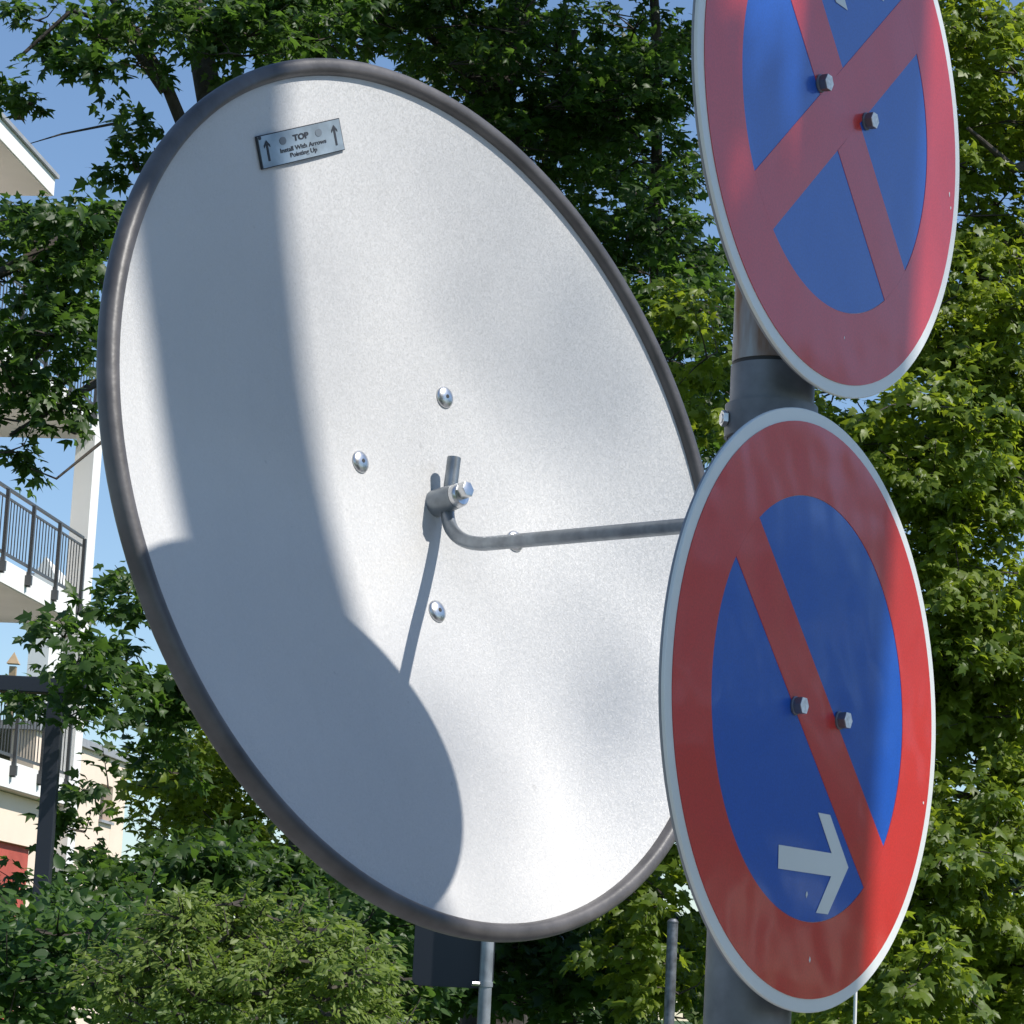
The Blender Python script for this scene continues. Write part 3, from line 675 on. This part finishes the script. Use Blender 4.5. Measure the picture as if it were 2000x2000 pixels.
# right maple: sunlit
Y3 = 17.5
b3 = ground_pt(2060, 18.5)
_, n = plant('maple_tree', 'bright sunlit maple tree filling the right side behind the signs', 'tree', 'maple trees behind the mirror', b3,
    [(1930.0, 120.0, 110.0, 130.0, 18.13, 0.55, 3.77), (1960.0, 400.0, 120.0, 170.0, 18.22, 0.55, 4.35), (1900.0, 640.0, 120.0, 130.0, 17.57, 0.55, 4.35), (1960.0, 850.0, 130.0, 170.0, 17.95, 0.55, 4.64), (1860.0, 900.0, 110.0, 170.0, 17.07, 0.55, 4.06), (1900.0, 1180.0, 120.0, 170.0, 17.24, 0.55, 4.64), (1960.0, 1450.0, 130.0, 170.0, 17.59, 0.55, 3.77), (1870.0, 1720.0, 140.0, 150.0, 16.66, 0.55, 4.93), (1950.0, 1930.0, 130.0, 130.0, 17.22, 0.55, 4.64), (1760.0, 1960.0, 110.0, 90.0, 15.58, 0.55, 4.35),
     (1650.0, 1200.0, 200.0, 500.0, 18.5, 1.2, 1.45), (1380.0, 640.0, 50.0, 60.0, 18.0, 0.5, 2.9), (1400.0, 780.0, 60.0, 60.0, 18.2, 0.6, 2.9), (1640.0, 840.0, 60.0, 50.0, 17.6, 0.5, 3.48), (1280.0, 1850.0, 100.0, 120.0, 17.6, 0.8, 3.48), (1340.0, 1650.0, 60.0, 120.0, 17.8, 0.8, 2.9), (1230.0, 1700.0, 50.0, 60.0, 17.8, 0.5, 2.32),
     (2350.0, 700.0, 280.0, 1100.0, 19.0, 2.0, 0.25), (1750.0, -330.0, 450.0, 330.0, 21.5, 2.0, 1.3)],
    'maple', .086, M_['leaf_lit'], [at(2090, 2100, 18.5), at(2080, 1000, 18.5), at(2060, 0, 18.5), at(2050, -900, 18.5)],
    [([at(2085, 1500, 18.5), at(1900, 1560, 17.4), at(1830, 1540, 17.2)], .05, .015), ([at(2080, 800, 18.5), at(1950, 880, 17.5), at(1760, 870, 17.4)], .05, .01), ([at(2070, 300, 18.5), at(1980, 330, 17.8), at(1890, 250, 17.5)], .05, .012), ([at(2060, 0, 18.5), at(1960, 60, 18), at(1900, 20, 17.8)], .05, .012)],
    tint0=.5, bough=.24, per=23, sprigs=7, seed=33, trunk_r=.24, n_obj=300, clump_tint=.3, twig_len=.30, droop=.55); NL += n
# lower left maple
Y4 = 17.0
b4 = ground_pt(420, 18.0)
_, n = plant('young_maple', 'young dark maple below the balconies, left of the mirror rim', 'tree', None, b4,
    [(275, 1160, 18, 25, 17, .4, 3), (235, 1215, 55, 22, 16.8, .5, 2.4), (190, 1260, 45, 18, 16.4, .3, 2), (240, 1310, 75, 28, 16.8, .6, 3), (195, 1345, 40, 18, 15.5, .2, 2.2), (140, 1290, 35, 16, 15.4, .2, 2.0), (330, 1400, 80, 45, 17.2, .8, 3.0), (270, 1430, 25, 20, 16.8, .4, 2), (60, 1385, 25, 10, 16.6, .2, 1.6), (120, 1395, 40, 22, 15.5, .2, 2.2), (100, 1250, 30, 10, 16.2, .2, 1.6), (330, 1480, 40, 40, 17.2, .4, 2.4),
     (210, 1535, 10, 10, 16.4, .15, .6), (160, 1620, 14, 8, 16.4, .15, .6), (60, 1745, 25, 14, 16.4, .3, 2.2), (150, 1730, 60, 20, 16.6, .4, 2.4), (270, 1730, 80, 30, 16.8, .6, 3), (420, 1720, 120, 45, 17.2, .7, 3.2), (560, 1740, 140, 60, 17.4, .8, 3), (180, 1800, 80, 30, 16.4, .4, 2.2), (400, 1810, 140, 40, 16.8, .6, 2.6), (640, 1810, 140, 60, 17.5, .8, 2.6),
     (620, 1500, 60, 100, 18, .6, 1.0)],
    'maple', .092, M_['leaf_shaded'], [at(620, 2150, 18), at(580, 1500, 18), at(420, 1250, 17.5), at(330, 1100, 17.3)],
    [([at(420, 1420, 17.6), at(300, 1370, 17), at(150, 1260, 16.5)], .022, .008), ([at(420, 1720, 17.4), at(280, 1700, 17), at(110, 1730, 16.4)], .018, .007)],
    tint0=.5, bough=.16, per=20, sprigs=5, seed=44, trunk_r=.10, n_obj=300, twig_len=.22)
NL += n
_, n = plant('maple_tree', 'sunlit maple crown between the dark young maple and the mirror rim', 'tree', None, ground_pt(520, 20),
    [(370, 1570, 80, 70, 19.5, .6, 4), (450, 1640, 100, 50, 19.5, .6, 3.5), (600, 1660, 120, 60, 20, .6, 1.0), (420, 1500, 70, 60, 19.6, .6, 3.5)],
    'maple', .085, M_['leaf_lit'], [at(700, 2080, 20), at(690, 1700, 20), at(620, 1450, 19.8)],
    tint0=.5, bough=.2, per=17, sprigs=6, seed=55, twig_len=.25, trunk_r=.15, n_obj=300); NL += n
# shrubs along the bottom
_, n = plant('green_shrub', 'glossy green shrub in the bottom left corner', 'shrub', 'shrubs along the bottom', ground_pt(40, 12.5),
    [(50, 1850, 90, 60, 12.5, .4, 4), (90, 1950, 150, 70, 12.3, .5, 4), (-60, 1950, 150, 120, 12.6, .5, 2)], 'oval', .062, M_['leaf_green'], seed=66, bough=.18, per=20, sprigs=9, tint0=.5, n_obj=300, twig_len=.2,
    trunk=[at(40, 2400, 12.5), at(40, 2050, 12.5), at(50, 1900, 12.5)], trunk_r=.03); NL += n
_, n = plant('yellow_green_shrub', 'sunlit yellow-green shrub with drooping narrow leaves at the bottom', 'shrub', 'shrubs along the bottom', ground_pt(520, 11.0),
    [(420, 1850, 130, 60, 11.2, .3, 4), (330, 1950, 170, 70, 11, .4, 4.5), (560, 1930, 170, 70, 11, .4, 4.5), (640, 1880, 90, 40, 11.1, .3, 3), (730, 2000, 70, 25, 11, .3, 3), (370, 1790, 40, 30, 11.2, .2, 2), (450, 1775, 12, 14, 11.1, .08, 1.5), (545, 1795, 14, 14, 11.1, .08, 1.6), (310, 1830, 14, 14, 11.1, .08, 1.5), (610, 1822, 14, 12, 11, .08, 1.6), (690, 1880, 20, 14, 11, .1, 1.6), (230, 1880, 16, 14, 11, .1, 1.6)], 'narrow', .040, M_['leaf_shrub'], seed=77, bough=.085, per=22, sprigs=7, droop=.55, tint0=.55, n_obj=300, twig_len=.10,
    trunk=[at(500, 2400, 11), at(500, 2060, 11), at(480, 1900, 11)], trunk_r=.025); NL += n
_, n = plant('green_shrub', 'dark green shrub between the yellow-green shrub and the small sign', 'shrub', 'shrubs along the bottom', ground_pt(720, 14.0),
    [(700, 1800, 110, 60, 14, .4, 3), (780, 1880, 90, 90, 14, .4, 2.5), (640, 1880, 150, 80, 14.2, .4, 2.5), (200, 1820, 130, 60, 14, .4, 3)], 'oval', .062, M_['leaf_green'], seed=88, bough=.2, per=20, sprigs=9, tint0=.35, n_obj=250, twig_len=.22,
    trunk=[at(720, 2300, 14), at(720, 2000, 14), at(700, 1850, 14)], trunk_r=.03); NL += n
_, n = plant('dark_hedge', 'deeply shaded leafy hedge below the mirror, right of the small sign', 'hedge', None, ground_pt(1080, 19.0),
    [(1000, 1900, 160, 110, 18.8, .6, 3.5), (1180, 1930, 130, 90, 18.5, .6, 3), (850, 1950, 100, 60, 18.5, .6, 3), (1120, 1780, 110, 70, 19.2, .6, 3)], 'maple', .12, M_['leaf_shaded'], seed=99, bough=.3, per=12, sprigs=9, tint0=.3, n_obj=250, twig_len=.3,
    trunk=[at(1080, 2200, 19), at(1080, 1950, 19), at(1060, 1800, 19)], trunk_r=.06); NL += n
_, n = plant('clipped_hedge', 'far green hedge behind the trunks along the bottom right', 'hedge', None, ground_pt(1500, 28),
    [(1050, 1850, 250, 130, 28, .5, 3), (1400, 1800, 250, 180, 28, .5, 3), (1750, 1780, 250, 200, 28, .5, 3), (2050, 1780, 250, 200, 28, .5, 2.5), (700, 1900, 250, 100, 28, .5, 2.5), (1500, 1985, 450, 30, 26, .6, 5)], 'oval', .16, M_['leaf_maple'], seed=101, bough=.5, per=14, sprigs=11, tint0=.4, n_obj=0, twig_len=.3,
    trunk=[at(1500, 2080, 28), at(1500, 1900, 28)], trunk_r=.08)
NL += n
# crooked tree out of frame on the right
bt = near_tree['base']; t = empty('crooked_tree', bt, 'crooked tree out of frame right of the signs, its trunk shading the mirror', 'tree')
MB().tube([p - bt for p in near_tree['trunk']], near_tree['rad'], 28).build('trunk', M_['bark'], t, True)
MB().tube([p - bt for p in (uw(1.86, 1.9, 4.1), uw(1.75, 1.9, 4.5), uw(1.66, 1.9, 5.0), uw(1.5, 1.85, 5.3))], [.05, .045, .035, .02], 12).build('limb', M_['bark'], t, True)
g = np.random.default_rng(301); pts = []
for (u0_, u1_, w0_, w1_, z0_, z1_, cnt) in ((1.58, 1.83, 1.75, 2.05, 4.42, 5.12, 170), (1.3, 1.62, 1.6, 2.1, 4.6, 5.6, 150), (1.2, 2.4, 1.0, 3.0, 7.2, 9.5, 900)):
    for i in range(cnt): pts.append(uw(g.uniform(u0_, u1_), g.uniform(w0_, w1_), g.uniform(z0_, z1_)) - bt)
pts = np.array(pts); n = len(pts)
me, _ = leaf_mesh('crown', 'maple', pts, g.normal(size=(n, 3)) + np.array([0, 0, -.4]), g.normal(size=(n, 3)) * .5 + np.array(to_sun), g.uniform(.10, .15, n), g.uniform(0, 1, n), M_['leaf_maple'])
c = link('crown', me, None, t); c['kind'] = 'stuff'
# tall sparse tree further towards the sun: its thin outer leaves dapple the mirror faintly
bt = uw(4.5, 9.5, 0); t = empty('tall_tree', bt, 'tall sparse tree far out of frame on the sunny side', 'tree')
MB().tube([p - bt for p in (uw(4.5, 9.5, 0), uw(4.4, 9.5, 6), uw(4.2, 9.3, 11), uw(4.0, 9.2, 15))], [.3, .24, .15, .05], 14).build('trunk', M_['bark'], t, True)
MB().tube([p - bt for p in (uw(4.4, 9.5, 9), uw(3.2, 9, 12), uw(2.2, 8.6, 13.4))], [.08, .04, .012], 10).build('limb', M_['bark'], t, True)
g = np.random.default_rng(302); pts = []
for i in range(58):
    w_ = g.uniform(9.0, 12.5); pts.append(uw(g.uniform(1.7, 2.8), w_, 2.2 + (w_ + .84) * 1.15 + g.uniform(-.9, .9)) - bt)
for i in range(1500):
    d = g.normal(size=3); d /= np.linalg.norm(d); pts.append(uw(4.6 + d[0] * 1.5, 9.5 + d[1] * 2.2, 13 + d[2] * 2.2) - bt)
pts = np.array(pts); n = len(pts)
me, _ = leaf_mesh('crown', 'maple', pts, g.normal(size=(n, 3)) + np.array([0, 0, -.4]), g.normal(size=(n, 3)) * .5 + np.array(to_sun), g.uniform(.07, .13, n), g.uniform(0, 1, n), M_['leaf_maple'])
c = link('crown', me, None, t); c['kind'] = 'stuff'
# trees further along the street to the right (seen only as reflections in the signs)
for i, (x, y, cz, rr_) in enumerate(((12, 8.2, 3.0, 2.1), (14, 4.6, 3.6, 2.3), (10.5, 12, 2.8, 2.0))):
    g = np.random.default_rng(200 + i); n = 1900
    d = g.normal(size=(n, 3)); d /= np.linalg.norm(d, axis=1, keepdims=True)
    lump = 1 + .22 * np.sin(d[:, 0] * 6 + i) * np.sin(d[:, 2] * 7 + d[:, 1] * 5)
    P = d * (g.uniform(.55, 1, n) * rr_ * lump)[:, None] + np.array([0, 0, cz])
    P = P[np.sin(P[:, 0] * 2.6 + i) + np.sin(P[:, 2] * 3.6 + P[:, 1] * 1.2) + np.sin(P[:, 1] * 3.3) < .15]; n = len(P)
    t = empty('street_tree', (x, y, 0), ('round leafy street tree', 'taller leafy street tree', 'low leafy street tree')[i] + ' out of frame to the right, mirrored in the signs', 'tree', 'street trees to the right')
    me, _ = leaf_mesh('crown', 'maple', P, g.normal(size=(n, 3)), g.normal(size=(n, 3)) * .4 + np.array([0, 0, 1.]), g.uniform(.28, .45, n), g.uniform(0, 1, n), M_['leaf_maple'])
    c = link('crown', me, None, t); c['kind'] = 'stuff'
    MB().tube([(0, 0, 0), (.05, 0, 2), (0, .1, cz + 1)], [.18, .14, .06], 12).build('trunk', M_['bark'], t, True)
print('leaves', NL)
